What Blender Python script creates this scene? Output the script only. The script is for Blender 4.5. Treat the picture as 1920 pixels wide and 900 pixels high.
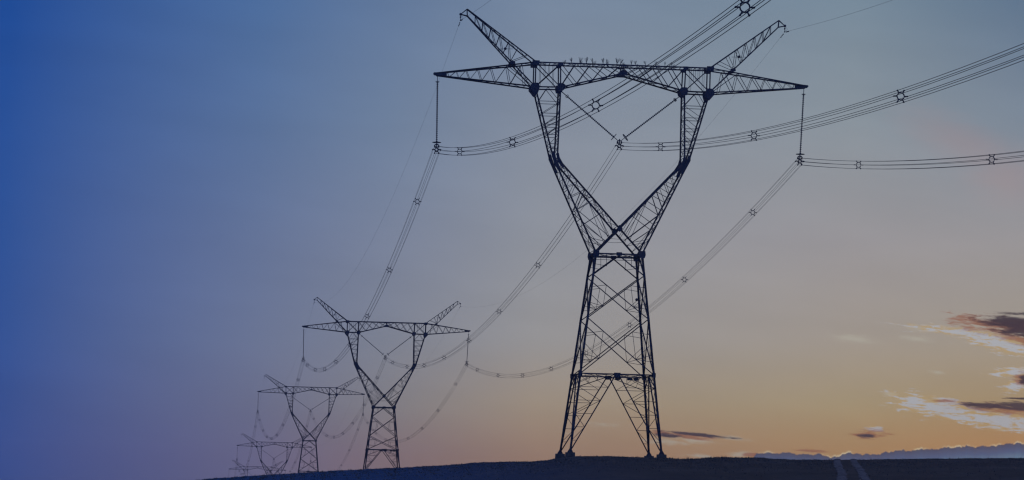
import bpy, math, random
from math import sin, cos, pi, radians, sqrt, exp, atan2
from mathutils import Vector, Matrix

random.seed(7)
for o in list(bpy.data.objects):
    bpy.data.objects.remove(o, do_unlink=True)
S = bpy.context.scene
COL = S.collection

# ------------------------------------------------------------------ camera
PITCH, ROLL, FPX, CY = 0.080196, 0.022792, 6454.74, -3.23
cam_d = bpy.data.cameras.new('camera')
cam = bpy.data.objects.new('camera', cam_d)
COL.objects.link(cam)
S.camera = cam
cam_d.sensor_width = 36.0
cam_d.lens = FPX * 36.0 / 1920.0
cam_d.shift_y = CY / 1920.0
cam_d.clip_start = 0.5
cam_d.clip_end = 60000.0
c_, s_ = cos(PITCH), sin(PITCH)
R0, U0, F0 = Vector((1, 0, 0)), Vector((0, -s_, c_)), Vector((0, c_, s_))
Rr = R0 * cos(ROLL) + U0 * sin(ROLL)
Ur = U0 * cos(ROLL) - R0 * sin(ROLL)
m = Matrix((Rr, Ur, -F0)).transposed().to_4x4()
cam.matrix_world = m

# ------------------------------------------------------------------ sky
SUN_AZ, SUN_EL = radians(19.0), radians(1.2)      # just outside the frame on the right, behind the clouds
HAZE_DENSITY = 0.00007
world = bpy.data.worlds.new('World')
S.world = world
world.use_nodes = True
NT = world.node_tree
NT.nodes.clear()


class G:
    """tiny helper for building value / colour node graphs"""
    def __init__(s, nt): s.nt = nt
    def _set(s, sock, v):
        if isinstance(v, bpy.types.NodeSocket): s.nt.links.new(v, sock)
        elif v is not None: sock.default_value = v
    def math(s, op, a, b=None, c=None, clamp=False):
        n = s.nt.nodes.new('ShaderNodeMath'); n.operation = op; n.use_clamp = clamp
        s._set(n.inputs[0], a); s._set(n.inputs[1], b)
        if c is not None: s._set(n.inputs[2], c)
        return n.outputs[0]
    def smooth(s, v, a, b):
        n = s.nt.nodes.new('ShaderNodeMapRange'); n.interpolation_type = 'SMOOTHSTEP'
        s._set(n.inputs['Value'], v); s._set(n.inputs['From Min'], a); s._set(n.inputs['From Max'], b)
        return n.outputs[0]
    def lin(s, v, a, b, c=0.0, d=1.0):
        n = s.nt.nodes.new('ShaderNodeMapRange')
        s._set(n.inputs['Value'], v); s._set(n.inputs['From Min'], a); s._set(n.inputs['From Max'], b)
        s._set(n.inputs['To Min'], c); s._set(n.inputs['To Max'], d)
        return n.outputs[0]
    def mix(s, f, a, b):
        n = s.nt.nodes.new('ShaderNodeMix'); n.data_type = 'RGBA'
        s._set(n.inputs[0], f); s._set(n.inputs[6], a); s._set(n.inputs[7], b)
        return n.outputs[2]
    def ramp(s, f, stops, interp='LINEAR'):
        n = s.nt.nodes.new('ShaderNodeValToRGB'); r = n.color_ramp; r.interpolation = interp
        while len(r.elements) > 1: r.elements.remove(r.elements[-1])
        r.elements[0].position = stops[0][0]; r.elements[0].color = stops[0][1]
        for p, c in stops[1:]:
            e = r.elements.new(p); e.color = c
        s._set(n.inputs[0], f)
        return n.outputs[0], n.outputs[1]
    def noise(s, vec, scale, detail=4.0, rough=0.55, dist=0.0):
        n = s.nt.nodes.new('ShaderNodeTexNoise')
        s._set(n.inputs['Vector'], vec); n.inputs['Scale'].default_value = scale
        n.inputs['Detail'].default_value = detail; n.inputs['Roughness'].default_value = rough
        n.inputs['Distortion'].default_value = dist
        return n.outputs[0]
    def comb(s, x, y, z=0.0):
        n = s.nt.nodes.new('ShaderNodeCombineXYZ')
        s._set(n.inputs[0], x); s._set(n.inputs[1], y); s._set(n.inputs[2], z)
        return n.outputs[0]


def lin8(c):
    return tuple((v / 255 / 12.92 if v / 255 <= 0.04045 else ((v / 255 + 0.055) / 1.055) ** 2.4) for v in c) + (1.0,)


g = G(NT)
tc = NT.nodes.new('ShaderNodeTexCoord')
sep = NT.nodes.new('ShaderNodeSeparateXYZ')
NT.links.new(tc.outputs['Generated'], sep.inputs[0])
dx, dy, dz = sep.outputs
ysafe = g.math('MAXIMUM', dy, 0.12)
A = g.math('MULTIPLY', g.math('DIVIDE', dx, ysafe), 100.0)      # azimuth tangent, percent
Ef = g.math('MULTIPLY', g.math('DIVIDE', dz, ysafe), 100.0)     # elevation tangent, percent
E = Ef

# dusk colours measured at several bearings (rows are heights above the horizon)
ROWS = [0, 225, 450, 640, 760, 860]
SKY = [
    (0,    [(30, 75, 150), (40, 80, 151), (46, 83, 152), (50, 83, 151), (53, 81, 149), (52, 78, 148)]),
    (480,  [(77, 109, 156), (90, 115, 156), (102, 118, 154), (108, 119, 150), (109, 113, 142), (107, 104, 137)]),
    (725,  [(99, 122, 156), (111, 130, 158), (123, 133, 156), (128, 133, 148), (134, 131, 136), (134, 113, 116)]),
    (1010, [(120, 137, 160), (133, 143, 159), (145, 149, 158), (154, 152, 152), (163, 147, 128), (158, 126, 101)]),
    (1600, [(119, 138, 154), (138, 148, 157), (156, 153, 156), (163, 153, 142), (166, 148, 115), (172, 130, 78)]),
    (1915, [(96, 118, 142), (125, 138, 153), (154, 151, 153), (160, 150, 136), (166, 142, 104), (178, 125, 64)]),
]
EMAX = 60.0
cols = []
for px, rows in SKY:
    st = []
    for y, c in zip(ROWS, rows):
        e = (965.4 + 0.0228 * (px - 948) - y) / 64.55
        st.append((e / EMAX, lin8(c)))
    st.reverse()
    top = rows[0]
    dim = (top[0] * 0.62, top[1] * 0.74, top[2] * 0.86)
    low = tuple(v * 0.97 for v in rows[-1])
    st = [(0.0, lin8(low))] + st + [(32 / EMAX, lin8(dim)), (1.0, lin8((30, 60, 112)))]
    cols.append(((px - 960) / 64.55, g.ramp(g.math('DIVIDE', E, EMAX, clamp=True), st)[0]))
colr = cols[0][1]
for (a0, _), (a1, nxt) in zip(cols, cols[1:]):
    colr = g.mix(g.lin(A, a0, a1), colr, nxt)
# away from the afterglow the sky is a deep blue
colr = g.mix(g.smooth(A, 19.0, 60.0), colr, lin8((70, 84, 120)))
colr = g.mix(g.smooth(A, -19.0, -60.0), colr, lin8((22, 56, 120)))

# ---- clouds, built from stretched noise around real bearings
P = g.comb(A, E, 0.0)
def tilt(vec, ang, sx, sy):
    mp = NT.nodes.new('ShaderNodeMapping'); mp.vector_type = 'TEXTURE'
    NT.links.new(vec, mp.inputs[0]); mp.inputs['Rotation'].default_value = (0, 0, ang)
    mp.inputs['Scale'].default_value = (sx, sy, 1)
    return mp.outputs[0]
streak = g.math('ADD', g.noise(tilt(P, radians(-5), 2.6, 0.30), 1.5, 9.0, 0.66, 0.5), -0.5)
puff = g.math('ADD', g.noise(tilt(P, radians(-9), 1.2, 0.62), 3.2, 9.0, 0.66, 0.3), -0.5)
fine = g.math('ADD', g.noise(tilt(P, radians(-4), 2.2, 0.38), 4.5, 7.0, 0.68, 0.5), -0.5)

def ae(px, py):
    x, y = px - 960, py - 450 - CY
    a = x * cos(ROLL) + y * sin(ROLL); b = -x * sin(ROLL) + y * cos(ROLL)
    d = Vector((a / FPX, 1, -b / FPX))
    yy = d.y * c_ - d.z * s_; zz = d.y * s_ + d.z * c_
    return d.x / yy * 100, zz / yy * 100

def blob(px, py, rx, ry, ang=0.0, gain=1.0):
    """1 in the middle, 0 on the ellipse"""
    a, e = ae(px, py)
    da, de = g.math('SUBTRACT', A, a), g.math('SUBTRACT', E, e)
    t = radians(-ang)
    u = g.math('ADD', g.math('MULTIPLY', da, cos(t)), g.math('MULTIPLY', de, sin(t)))
    v = g.math('SUBTRACT', g.math('MULTIPLY', de, cos(t)), g.math('MULTIPLY', da, sin(t)))
    u = g.math('DIVIDE', u, rx / 64.55); v = g.math('DIVIDE', v, ry / 64.55)
    r = g.math('SQRT', g.math('ADD', g.math('POWER', u, 2.0), g.math('POWER', v, 2.0)))
    return g.math('MAXIMUM', g.math('MULTIPLY', g.math('SUBTRACT', gain, r), 1.3), -2.5)

def vmax(*vs):
    r = vs[0]
    for v in vs[1:]: r = g.math('MAXIMUM', r, v)
    return r

CREAM, GOLD, RUST, PLUM = lin8((170, 172, 178)), lin8((160, 140, 110)), lin8((138, 82, 56)), lin8((40, 32, 50))
# bright, thin cloud lit from behind
bright = vmax(
    blob(1768, 764, 92, 20, 10), blob(1880, 790, 112, 17, 8), blob(1714, 756, 34, 17, 4),
    blob(1800, 778, 90, 15, 13), blob(1880, 648, 90, 13, 13), blob(1800, 622, 95, 9, 5), blob(1850, 632, 85, 10, 9),
    blob(1896, 697, 40, 8, -6), blob(1905, 722, 26, 12, -20), blob(1638, 805, 18, 6, 0))
wisp = vmax(
    blob(1603, 636, 60, 10, 6), blob(1720, 635, 36, 7, 4), blob(1757, 698, 22, 5, 6), blob(1880, 806, 20, 5, 8),
    blob(1245, 828, 52, 8, 0), blob(1300, 826, 54, 6, 4), blob(1370, 821, 44, 6, 5), blob(1740, 617, 60, 8, 4), blob(1670, 739, 20, 4, 0),
    blob(1312, 855, 40, 6, 6), blob(1385, 853, 30, 8, -6), blob(1130, 795, 60, 12, 2, .6), blob(1060, 812, 60, 7, 2, .5))
nz = g.math('ADD', g.math('MULTIPLY', streak, 1.9), g.math('ADD', g.math('MULTIPLY', puff, 2.4), g.math('MULTIPLY', fine, 2.3)))
bf = g.math('ADD', bright, nz)
wf = g.math('ADD', wisp, g.math('MULTIPLY', nz, 0.8))
colr = g.mix(g.math('MULTIPLY', g.smooth(wf, -0.1, 1.2), 0.62), colr, lin8((176, 172, 158)))
colr = g.mix(g.math('MULTIPLY', g.smooth(bf, -0.35, 0.45), 0.75), colr, lin8((178, 150, 100)))
hot = g.math('ADD', bf, g.math('MULTIPLY', fine, 5.0))
colr = g.mix(g.math('MULTIPLY', g.smooth(hot, 0.0, 0.9), 0.97), colr, CREAM)
# rust coloured and dark, thick cloud in front of it
thick = vmax(
    blob(1905, 604, 92, 15, 3), blob(1925, 622, 90, 14, 4), blob(1940, 590, 90, 5, 2),
    blob(1925, 763, 100, 10, 4), blob(1855, 761, 66, 8, 3), blob(1912, 747, 40, 3, 0, .9),
    blob(1920, 712, 14, 14, 0, .9), blob(1318, 816, 84, 5, 4), blob(1255, 817, 34, 5, 2), blob(1628, 817, 22, 6, 0, .9))
thin = vmax(
    blob(1880, 614, 130, 26, 6), blob(1925, 640, 70, 12, 10), blob(1880, 766, 115, 14, 4), blob(1634, 814, 44, 13, 0),
    blob(1300, 818, 96, 8, 4), blob(1515, 845, 40, 4, 2), blob(1762, 752, 34, 4, 0), blob(1410, 853, 24, 6, 0), blob(1915, 712, 20, 18, 0))
dz_ = g.math('ADD', g.math('MULTIPLY', streak, 2.6), g.math('MULTIPLY', fine, 2.9))
colr = g.mix(g.math('MULTIPLY', g.smooth(g.math('ADD', thin, g.math('MULTIPLY', dz_, 1.1)), 0.15, 0.95), 0.78), colr, RUST)
colr = g.mix(g.math('MULTIPLY', g.smooth(g.math('ADD', thick, g.math('MULTIPLY', dz_, 0.7)), 0.05, 0.75), 0.92), colr, PLUM)
# faint rosy veil high on the right
veil = vmax(blob(1810, 270, 190, 60, 24), blob(1890, 330, 110, 80, 10))
colr = g.mix(g.math('MULTIPLY', g.smooth(g.math('ADD', veil, g.math('MULTIPLY', streak, .8)), -0.1, 1.3), 0.15), colr, lin8((190, 130, 115)))

air = g.noise(tilt(P, radians(-7), 6.0, 1.4), 1.0, 3.0, 0.5)
avm = NT.nodes.new('ShaderNodeVectorMath'); avm.operation = 'SCALE'
NT.links.new(colr, avm.inputs[0]); NT.links.new(g.lin(air, 0.3, 0.7, 0.965, 1.035), avm.inputs['Scale'])
colr = avm.outputs[0]

# low bank of blue cloud lying on the horizon, its top edge glowing
pts = [(1405, 862), (1420, 849), (1450, 848), (1500, 852), (1530, 852), (1560, 857), (1573, 853), (1600, 851), (1645, 852),
       (1668, 846), (1700, 844), (1760, 842), (1800, 837), (1830, 838), (1880, 833), (1935, 831)]
fc = NT.nodes.new('ShaderNodeFloatCurve')
ca = [ae(*p) for p in pts]
A0, A1 = ca[0][0], ca[-1][0]
cv = fc.mapping.curves[0]
cv.points[0].location = (0, ca[0][1] / 4); cv.points[1].location = (1, ca[-1][1] / 4)
for a, e in ca[1:-1]:
    p = cv.points.new((a - A0) / (A1 - A0), e / 4); p.handle_type = 'VECTOR'
fc.mapping.update()
NT.links.new(g.lin(A, A0, A1), fc.inputs['Value'])
bank_top = g.math('MULTIPLY', fc.outputs[0], 4.0)
lump = g.math('ADD', g.noise(g.comb(A, 3.7, 0.0), 4.5, 9.0, 0.7), -0.5)
bank_top = g.math('ADD', bank_top, g.math('MULTIPLY', lump, 0.34))
bd = g.math('SUBTRACT', bank_top, E)
inA = g.smooth(A, A0 - 0.02, A0 + 0.18)
rim = g.math('MULTIPLY', g.math('MULTIPLY', g.smooth(bd, -0.07, -0.02), inA), g.smooth(g.noise(g.comb(A, 9.1, 0.0), 1.9, 5.0, 0.6), 0.44, 0.62))
colr = g.mix(g.math('MULTIPLY', rim, 0.9), colr, lin8((205, 188, 150)))
bankc = g.ramp(g.lin(bd, 0.0, 0.45), [(0, lin8((46, 54, 86))), (0.5, lin8((44, 76, 122))), (1.0, lin8((78, 120, 150)))])[0]
colr = g.mix(g.math('MULTIPLY', g.math('MULTIPLY', g.smooth(bd, -0.015, 0.015), inA), 0.97), colr, bankc)

# the half of the sky behind the camera: clear, deep blue night side (physical sky, kept faint)
ZENITH = (0.135, 0.170, 0.38, 1)
nish = NT.nodes.new('ShaderNodeTexSky'); nish.sky_type = 'NISHITA'; nish.sun_disc = False
nish.sun_elevation = SUN_EL; nish.sun_rotation = SUN_AZ
nmul = NT.nodes.new('ShaderNodeMix'); nmul.data_type = 'RGBA'; nmul.blend_type = 'MULTIPLY'; nmul.inputs[0].default_value = 1
NT.links.new(nish.outputs[0], nmul.inputs[6]); nmul.inputs[7].default_value = (0.02, 0.04, 0.10, 1)
back = NT.nodes.new('ShaderNodeMix'); back.data_type = 'RGBA'; back.blend_type = 'ADD'; back.inputs[0].default_value = 1
NT.links.new(nmul.outputs[2], back.inputs[6]); back.inputs[7].default_value = (0.014, 0.095, 0.44, 1)
zen = g.mix(g.smooth(dz, 0.15, 0.7), back.outputs[2], ZENITH)
colr = g.mix(g.smooth(dz, 0.3, 0.6), colr, ZENITH)
colr = g.mix(g.smooth(dy, 0.45, 0.05), colr, zen)
bg = NT.nodes.new('ShaderNodeBackground'); bg.inputs[1].default_value = 1.0
NT.links.new(colr, bg.inputs[0])
wo = NT.nodes.new('ShaderNodeOutputWorld')
NT.links.new(bg.outputs[0], wo.inputs[0])
world.cycles.sampling_method = 'MANUAL'
world.cycles.sample_map_resolution = 1024

# ------------------------------------------------------------------ sun (dim, filtered by the cloud bank)
sd = bpy.data.lights.new('sun', 'SUN'); sd.energy = 0.10; sd.angle = radians(6); sd.color = (1.0, 0.55, 0.32)
sun = bpy.data.objects.new('sun', sd); COL.objects.link(sun)
dirs = Vector((sin(SUN_AZ) * cos(SUN_EL), cos(SUN_AZ) * cos(SUN_EL), sin(SUN_EL)))
sun.rotation_euler = dirs.to_track_quat('Z', 'Y').to_euler()
sun.location = (120, 200, 60)

S.view_settings.view_transform = 'Standard'
S.view_settings.look = 'None'
S.view_settings.exposure = 0.0
S.view_settings.gamma = 1.0
S.view_settings.use_curve_mapping = False
S.cycles.max_bounces = 3
S.cycles.volume_bounces = 0
S.cycles.use_denoising = True
S.cycles.filter_width = 1.3

# ------------------------------------------------------------------ materials
def mat(name, build):
    m = bpy.data.materials.new(name); m.use_nodes = True
    nt = m.node_tree; b = nt.nodes['Principled BSDF']
    build(G(nt), nt, b)
    return m

def m_steel(gg, nt, b):
    t = nt.nodes.new('ShaderNodeTexCoord')
    n = gg.noise(t.outputs['Object'], 0.8, 5, .6)
    col = gg.ramp(n, [(0.3, (0.040, 0.050, 0.072, 1)), (0.7, (0.068, 0.084, 0.120, 1))])[0]
    nt.links.new(col, b.inputs['Base Color'])
    b.inputs['Roughness'].default_value = 0.75; b.inputs['Metallic'].default_value = 0.1
    b.inputs['Specular IOR Level'].default_value = 0.25
STEEL = mat('weathered_galvanised_steel', m_steel)

def m_wire(gg, nt, b):
    t = nt.nodes.new('ShaderNodeTexCoord')
    n = gg.noise(t.outputs['Object'], 0.05, 3, .5)
    col = gg.ramp(n, [(0.3, (0.05, 0.052, 0.058, 1)), (0.7, (0.085, 0.088, 0.095, 1))])[0]
    nt.links.new(col, b.inputs['Base Color']); b.inputs['Roughness'].default_value = 0.8
    b.inputs['Specular IOR Level'].default_value = 0.15
WIRE = mat('aged_aluminium_wire', m_wire)

def m_glass(gg, nt, b):
    t = nt.nodes.new('ShaderNodeTexCoord')
    n = gg.noise(t.outputs['Object'], 3.0, 3, .5)
    col = gg.ramp(n, [(0.3, (0.045, 0.055, 0.06, 1)), (0.7, (0.08, 0.09, 0.10, 1))])[0]
    nt.links.new(col, b.inputs['Base Color']); b.inputs['Roughness'].default_value = 0.45
INSUL = mat('grimy_insulator_sheds', m_glass)

def m_conc(gg, nt, b):
    t = nt.nodes.new('ShaderNodeTexCoord')
    n = gg.noise(t.outputs['Object'], 3.0, 6, .65)
    col = gg.ramp(n, [(0.3, (0.07, 0.068, 0.065, 1)), (0.7, (0.12, 0.115, 0.11, 1))])[0]
    nt.links.new(col, b.inputs['Base Color']); b.inputs['Roughness'].default_value = 0.9
CONC = mat('rough_concrete', m_conc)

def m_sign(gg, nt, b):
    t = nt.nodes.new('ShaderNodeTexCoord')
    n = gg.noise(t.outputs['Object'], 4.0, 3, .5)
    col = gg.ramp(n, [(0.3, (0.07, 0.07, 0.08, 1)), (0.7, (0.11, 0.11, 0.12, 1))])[0]
    nt.links.new(col, b.inputs['Base Color']); b.inputs['Roughness'].default_value = 0.6
SIGN = mat('dull_sign_enamel', m_sign)

def m_ground(gg, nt, b):
    t = nt.nodes.new('ShaderNodeTexCoord')
    mp = nt.nodes.new('ShaderNodeMapping'); mp.inputs['Scale'].default_value = (0.35, 0.12, 1)
    nt.links.new(t.outputs['Object'], mp.inputs[0])
    n1 = gg.noise(mp.outputs[0], 0.5, 8, .65)
    n2 = gg.noise(t.outputs['Object'], 1.6, 6, .7)
    f = gg.math('ADD', gg.math('MULTIPLY', n1, 0.55), gg.math('MULTIPLY', n2, 0.45))
    col = gg.ramp(f, [(0.34, (0.066, 0.062, 0.056, 1)), (0.5, (0.086, 0.081, 0.072, 1)), (0.68, (0.118, 0.110, 0.096, 1))])[0]
    # blue tint painted into the lower left field, standing in for a colour wash
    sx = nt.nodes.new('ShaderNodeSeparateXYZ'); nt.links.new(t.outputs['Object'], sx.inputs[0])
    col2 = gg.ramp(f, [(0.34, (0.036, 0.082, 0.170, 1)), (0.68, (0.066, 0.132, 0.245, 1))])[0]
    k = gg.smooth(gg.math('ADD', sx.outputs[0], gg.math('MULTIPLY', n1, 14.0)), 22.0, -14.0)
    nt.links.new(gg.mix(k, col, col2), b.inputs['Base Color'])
    b.inputs['Roughness'].default_value = 1.0; b.inputs['Specular IOR Level'].default_value = 0.0
    bp = nt.nodes.new('ShaderNodeBump'); bp.inputs['Strength'].default_value = 0.6; bp.inputs['Distance'].default_value = 0.25
    nt.links.new(f, bp.inputs['Height']); nt.links.new(bp.outputs[0], b.inputs['Normal'])
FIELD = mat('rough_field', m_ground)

def m_track(gg, nt, b):
    t = nt.nodes.new('ShaderNodeTexCoord')
    n = gg.noise(t.outputs['Object'], 0.9, 7, .7)
    col = gg.ramp(n, [(0.38, (0.09, 0.088, 0.085, 1)), (0.62, (0.20, 0.195, 0.185, 1))])[0]
    nt.links.new(col, b.inputs['Base Color']); b.inputs['Roughness'].default_value = 1.0
    b.inputs['Specular IOR Level'].default_value = 0.0
TRACK = mat('worn_earth', m_track)

def m_grass(gg, nt, b):
    t = nt.nodes.new('ShaderNodeTexCoord')
    n = gg.noise(t.outputs['Object'], 0.4, 4, .6)
    col = gg.ramp(n, [(0.35, (0.085, 0.084, 0.080, 1)), (0.65, (0.135, 0.13, 0.122, 1))])[0]
    nt.links.new(col, b.inputs['Base Color']); b.inputs['Roughness'].default_value = 1.0
    b.inputs['Specular IOR Level'].default_value = 0.0
GRASS = mat('dry_grass', m_grass)

# ------------------------------------------------------------------ object helpers
def tag(o, label=None, cat=None, group=None, kind=None):
    if label: o['label'] = label
    if cat: o['category'] = cat
    if group: o['group'] = group
    if kind: o['kind'] = kind
    return o

def empty(name, loc, rz=0.0):
    o = bpy.data.objects.new(name, None); COL.objects.link(o)
    o.location = loc; o.rotation_euler = (0, 0, rz); o.empty_display_size = 0.5
    return o


class MB:
    def __init__(s, lean=0.0): s.v, s.f, s.lean = [], [], lean
    def add(s, vs, fs):
        n = len(s.v)
        s.v += [(p[0] + s.lean * p[2], p[1], p[2]) for p in vs]
        s.f += [tuple(i + n for i in f) for f in fs]
    def bar(s, p, q, w, kind='L', up=None):
        """steel angle (or flat / square bar) of visible width w from p to q"""
        p, q = Vector(p), Vector(q); d = (q - p)
        if d.length < 1e-4: return
        d.normalize()
        a = Vector((0, 1, 0)) if abs(d.y) < 0.9 else Vector((1, 0, 0))
        if up is not None: a = Vector(up)
        u = d.cross(a).normalized(); v = d.cross(u).normalized()
        h = w / 2
        if kind == 'L':
            t = max(0.16 * w, 0.012)
            prof = [(-h, -h), (h, -h), (h, -h + t), (-h + t, -h + t), (-h + t, h), (-h, h)]
        elif kind == 'F':
            prof = [(-h, -0.01), (h, -0.01), (h, 0.01), (-h, 0.01)]
        else:
            prof = [(-h, -h), (h, -h), (h, h), (-h, h)]
        n = len(prof)
        vs = [p + u * x + v * y for x, y in prof] + [q + u * x + v * y for x, y in prof]
        fs = [(i, (i + 1) % n, n + (i + 1) % n, n + i) for i in range(n)]
        fs += [tuple(range(n))[::-1], tuple(range(n, 2 * n))]
        s.add(vs, fs)
    def box(s, c, sx, sy, sz, top=1.0):
        x, y, z = c
        vs = []
        for k, zz in ((1.0, -sz / 2), (top, sz / 2)):
            vs += [(x - sx / 2 * k, y - sy / 2 * k, z + zz), (x + sx / 2 * k, y - sy / 2 * k, z + zz),
                   (x + sx / 2 * k, y + sy / 2 * k, z + zz), (x - sx / 2 * k, y + sy / 2 * k, z + zz)]
        s.add(vs, [(3, 2, 1, 0), (4, 5, 6, 7), (0, 1, 5, 4), (1, 2, 6, 5), (2, 3, 7, 6), (3, 0, 4, 7)])
    def plate(s, outline, y, t=0.03):
        """flat gusset in the x-z plane"""
        n = len(outline)
        vs = [(x, y - t / 2, z) for x, z in outline] + [(x, y + t / 2, z) for x, z in outline]
        fs = [tuple(range(n)), tuple(range(n, 2 * n))[::-1]] + [(i, n + i, n + (i + 1) % n, (i + 1) % n) for i in range(n)]
        s.add(vs, fs)
    def tube(s, pts, r, n=6, closed=False):
        pts = [Vector(p) for p in pts]; N = len(pts); vs = []; fs = []
        for i, p in enumerate(pts):
            a = pts[(i - 1) % N] if (closed or i > 0) else pts[i]
            b = pts[(i + 1) % N] if (closed or i < N - 1) else pts[i]
            d = (b - a).normalized()
            w = Vector((0, 0, 1)) if abs(d.z) < 0.9 else Vector((1, 0, 0))
            u = d.cross(w).normalized(); v = d.cross(u).normalized()
            rr = r[i] if isinstance(r, (list, tuple)) else r
            vs += [p + (u * cos(2 * pi * k / n) + v * sin(2 * pi * k / n)) * rr for k in range(n)]
        M = N if closed else N - 1
        for i in range(M):
            j = (i + 1) % N
            fs += [(i * n + k, i * n + (k + 1) % n, j * n + (k + 1) % n, j * n + k) for k in range(n)]
        if not closed:
            fs += [tuple(range(n))[::-1], tuple(range((N - 1) * n, N * n))]
        s.add(vs, fs)
    def ball(s, c, r, n=8):
        vs, fs = [], []
        for i in range(1, n // 2):
            th = pi * i / (n // 2)
            vs += [(c[0] + r * sin(th) * cos(2 * pi * k / n), c[1] + r * sin(th) * sin(2 * pi * k / n), c[2] + r * cos(th)) for k in range(n)]
        m_ = n // 2 - 1
        for i in range(m_ - 1):
            fs += [(i * n + k, i * n + (k + 1) % n, (i + 1) * n + (k + 1) % n, (i + 1) * n + k) for k in range(n)]
        vs += [(c[0], c[1], c[2] + r), (c[0], c[1], c[2] - r)]
        t, b = len(vs) - 2, len(vs) - 1
        fs += [(t, (k + 1) % n, k) for k in range(n)] + [(b, (m_ - 1) * n + k, (m_ - 1) * n + (k + 1) % n) for k in range(n)]
        s.add(vs, fs)
    def build(s, name, material, parent=None, smooth=False):
        me = bpy.data.meshes.new(name); me.from_pydata([tuple(v) for v in s.v], [], s.f); me.update()
        me.materials.append(material)
        if smooth: me.polygons.foreach_set('use_smooth', [True] * len(me.polygons))
        o = bpy.data.objects.new(name, me); COL.objects.link(o)
        if parent: o.parent = parent
        return o

class Plates:
    """gusset plates, each one an object of its own"""
    def __init__(s): s.p = []
    def plate(s, o, y, t=0.03):
        mb = MB(LEAN); mb.plate(o, y, t); s.p.append(mb)
    def build(s, name, material, parent):
        for mb in s.p: mb.build(name, material, parent)

def copy_tree(o, parent=None):
    c = o.copy(); COL.objects.link(c); c.parent = parent
    for ch in [x for x in S.objects if x.parent == o]:
        copy_tree(ch, c)
    return c

def children_map():
    d = {}
    for x in S.objects:
        if x.parent: d.setdefault(x.parent.name, []).append(x)
    return d

# ------------------------------------------------------------------ terrain
CREST = [(380, 900), (450, 894.6), (560, 888), (620, 884), (700, 880), (760, 877.5), (850, 872.3), (872, 871), (885, 868.6),
         (940, 867), (1000, 866.2), (1025, 864), (1042, 860.5), (1060, 858.5), (1085, 856.2), (1145, 856.6), (1200, 858.5), (1250, 859.6),
         (1262, 861.5), (1285, 862), (1300, 861.5), (1322, 859.6), (1350, 858.6), (1420, 859), (1440, 861.4), (1480, 863),
         (1600, 863), (1700, 861.5), (1800, 860.6), (1920, 860)]
YC = 366.0
HX = [(ae(*p)[0] / 100 * YC, ae(*p)[1] / 100 * YC) for p in CREST]
HX = [(-3000, -25.0), (-400, -18.0), (-120, -6.0)] + HX + [(140, 8.4), (600, 9.0), (3000, 4.0)]

def H(x):
    if x <= HX[0][0]: return HX[0][1]
    for (a, b), (c, d) in zip(HX, HX[1:]):
        if x <= c:
            t = (x - a) / (c - a)
            return b + (d - b) * t
    return HX[-1][1]

TOWERS = {1: (11.226, 368.292, 28.061), 2: (-29.913, 827.862, 25.142), 3: (-74.49, 1298.128, 26.276),
          4: (-125.439, 1856.01, 16.11), 5: (-175.659, 2428.919, 9.898)}
YAW = 0.090330
FEET = {1: -21.297, 2: -15.7, 3: -17.5, 4: -17.5, 5: -17.5}

def sm(a, b, t):
    t = min(1, max(0, (t - a) / (b - a))); return t * t * (3 - 2 * t)

def zground(x, y):
    h = H(x * YC / max(y, 200) if y < YC else x)
    h0 = H(x)
    if y <= YC:
        d = YC - y
        near = 3.55 * min(d, 116) / 116 + (0.0 if d < 116 else (d - 116) * 0.0195)
        # the ground rolls over gently at the very top
        near -= 0.35 * (1 - exp(-d / 9.0)) * exp(-d / 60.0) * 0.6
        z = h0 - near
    else:
        d = y - YC
        fall = 0.004 * d + 0.00022 * d * d if d < 40 else 0.512 + 0.0216 * (d - 40)
        z = h0 - min(fall, 12.0)
        far = -10.0
        z = z + (far - z) * sm(500, 1100, y)
    for k in (2, 3, 4, 5):
        tx, ty, tz = TOWERS[k]
        base = tz + FEET[k] - 0.35
        r2 = ((x - tx) / (26 if k == 2 else 60)) ** 2 + ((y - ty) / 90) ** 2
        w = exp(-r2 * r2)
        if w > 0.01: z = z + (base - z) * w
    if y > 3000: z += (-14 - z) * sm(3000, 5000, y)
    return z

def rough(x, y):
    return 0.05 * sin(x * 1.7 + 1.3 * sin(y * .6)) * sin(y * 1.1 + x * .3) + 0.04 * sin(x * 4.1 + y * 2.3) * sin(x * 2.2 - y * 1.9)

def axis(segs):
    out = []
    for a, b, st in segs:
        n = max(1, int(round((b - a) / st)))
        out += [a + (b - a) * i / n for i in range(n)]
    out.append(segs[-1][1]); return out

xs = axis([(-5200, -1200, 500), (-1200, -300, 60), (-300, -60, 12), (-60, -36, 2), (-36, 62, 0.8), (62, 120, 4), (120, 600, 30), (600, 5200, 400)])
ys = axis([(-700, -100, 100), (-100, 220, 16), (220, 300, 4), (300, 356, 1.5), (356, 384, 0.8), (384, 500, 6), (500, 700, 25), (700, 960, 12),
           (960, 2600, 40), (2600, 5600, 250)])
gv = [(x, y, zground(x, y) + (rough(x, y) if 230 < y < 420 and -60 < x < 100 else 0)) for y in ys for x in xs]
nx = len(xs)
gf = [(j * nx + i, j * nx + i + 1, (j + 1) * nx + i + 1, (j + 1) * nx + i) for j in range(len(ys) - 1) for i in range(nx - 1)]
me = bpy.data.meshes.new('ground'); me.from_pydata(gv, [], gf); me.update()
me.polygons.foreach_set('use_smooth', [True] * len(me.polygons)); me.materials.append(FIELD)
ground = bpy.data.objects.new('ground', me); COL.objects.link(ground)
tag(ground, 'dark rolling field rising to the ridge under the pylons', kind='structure')

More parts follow.
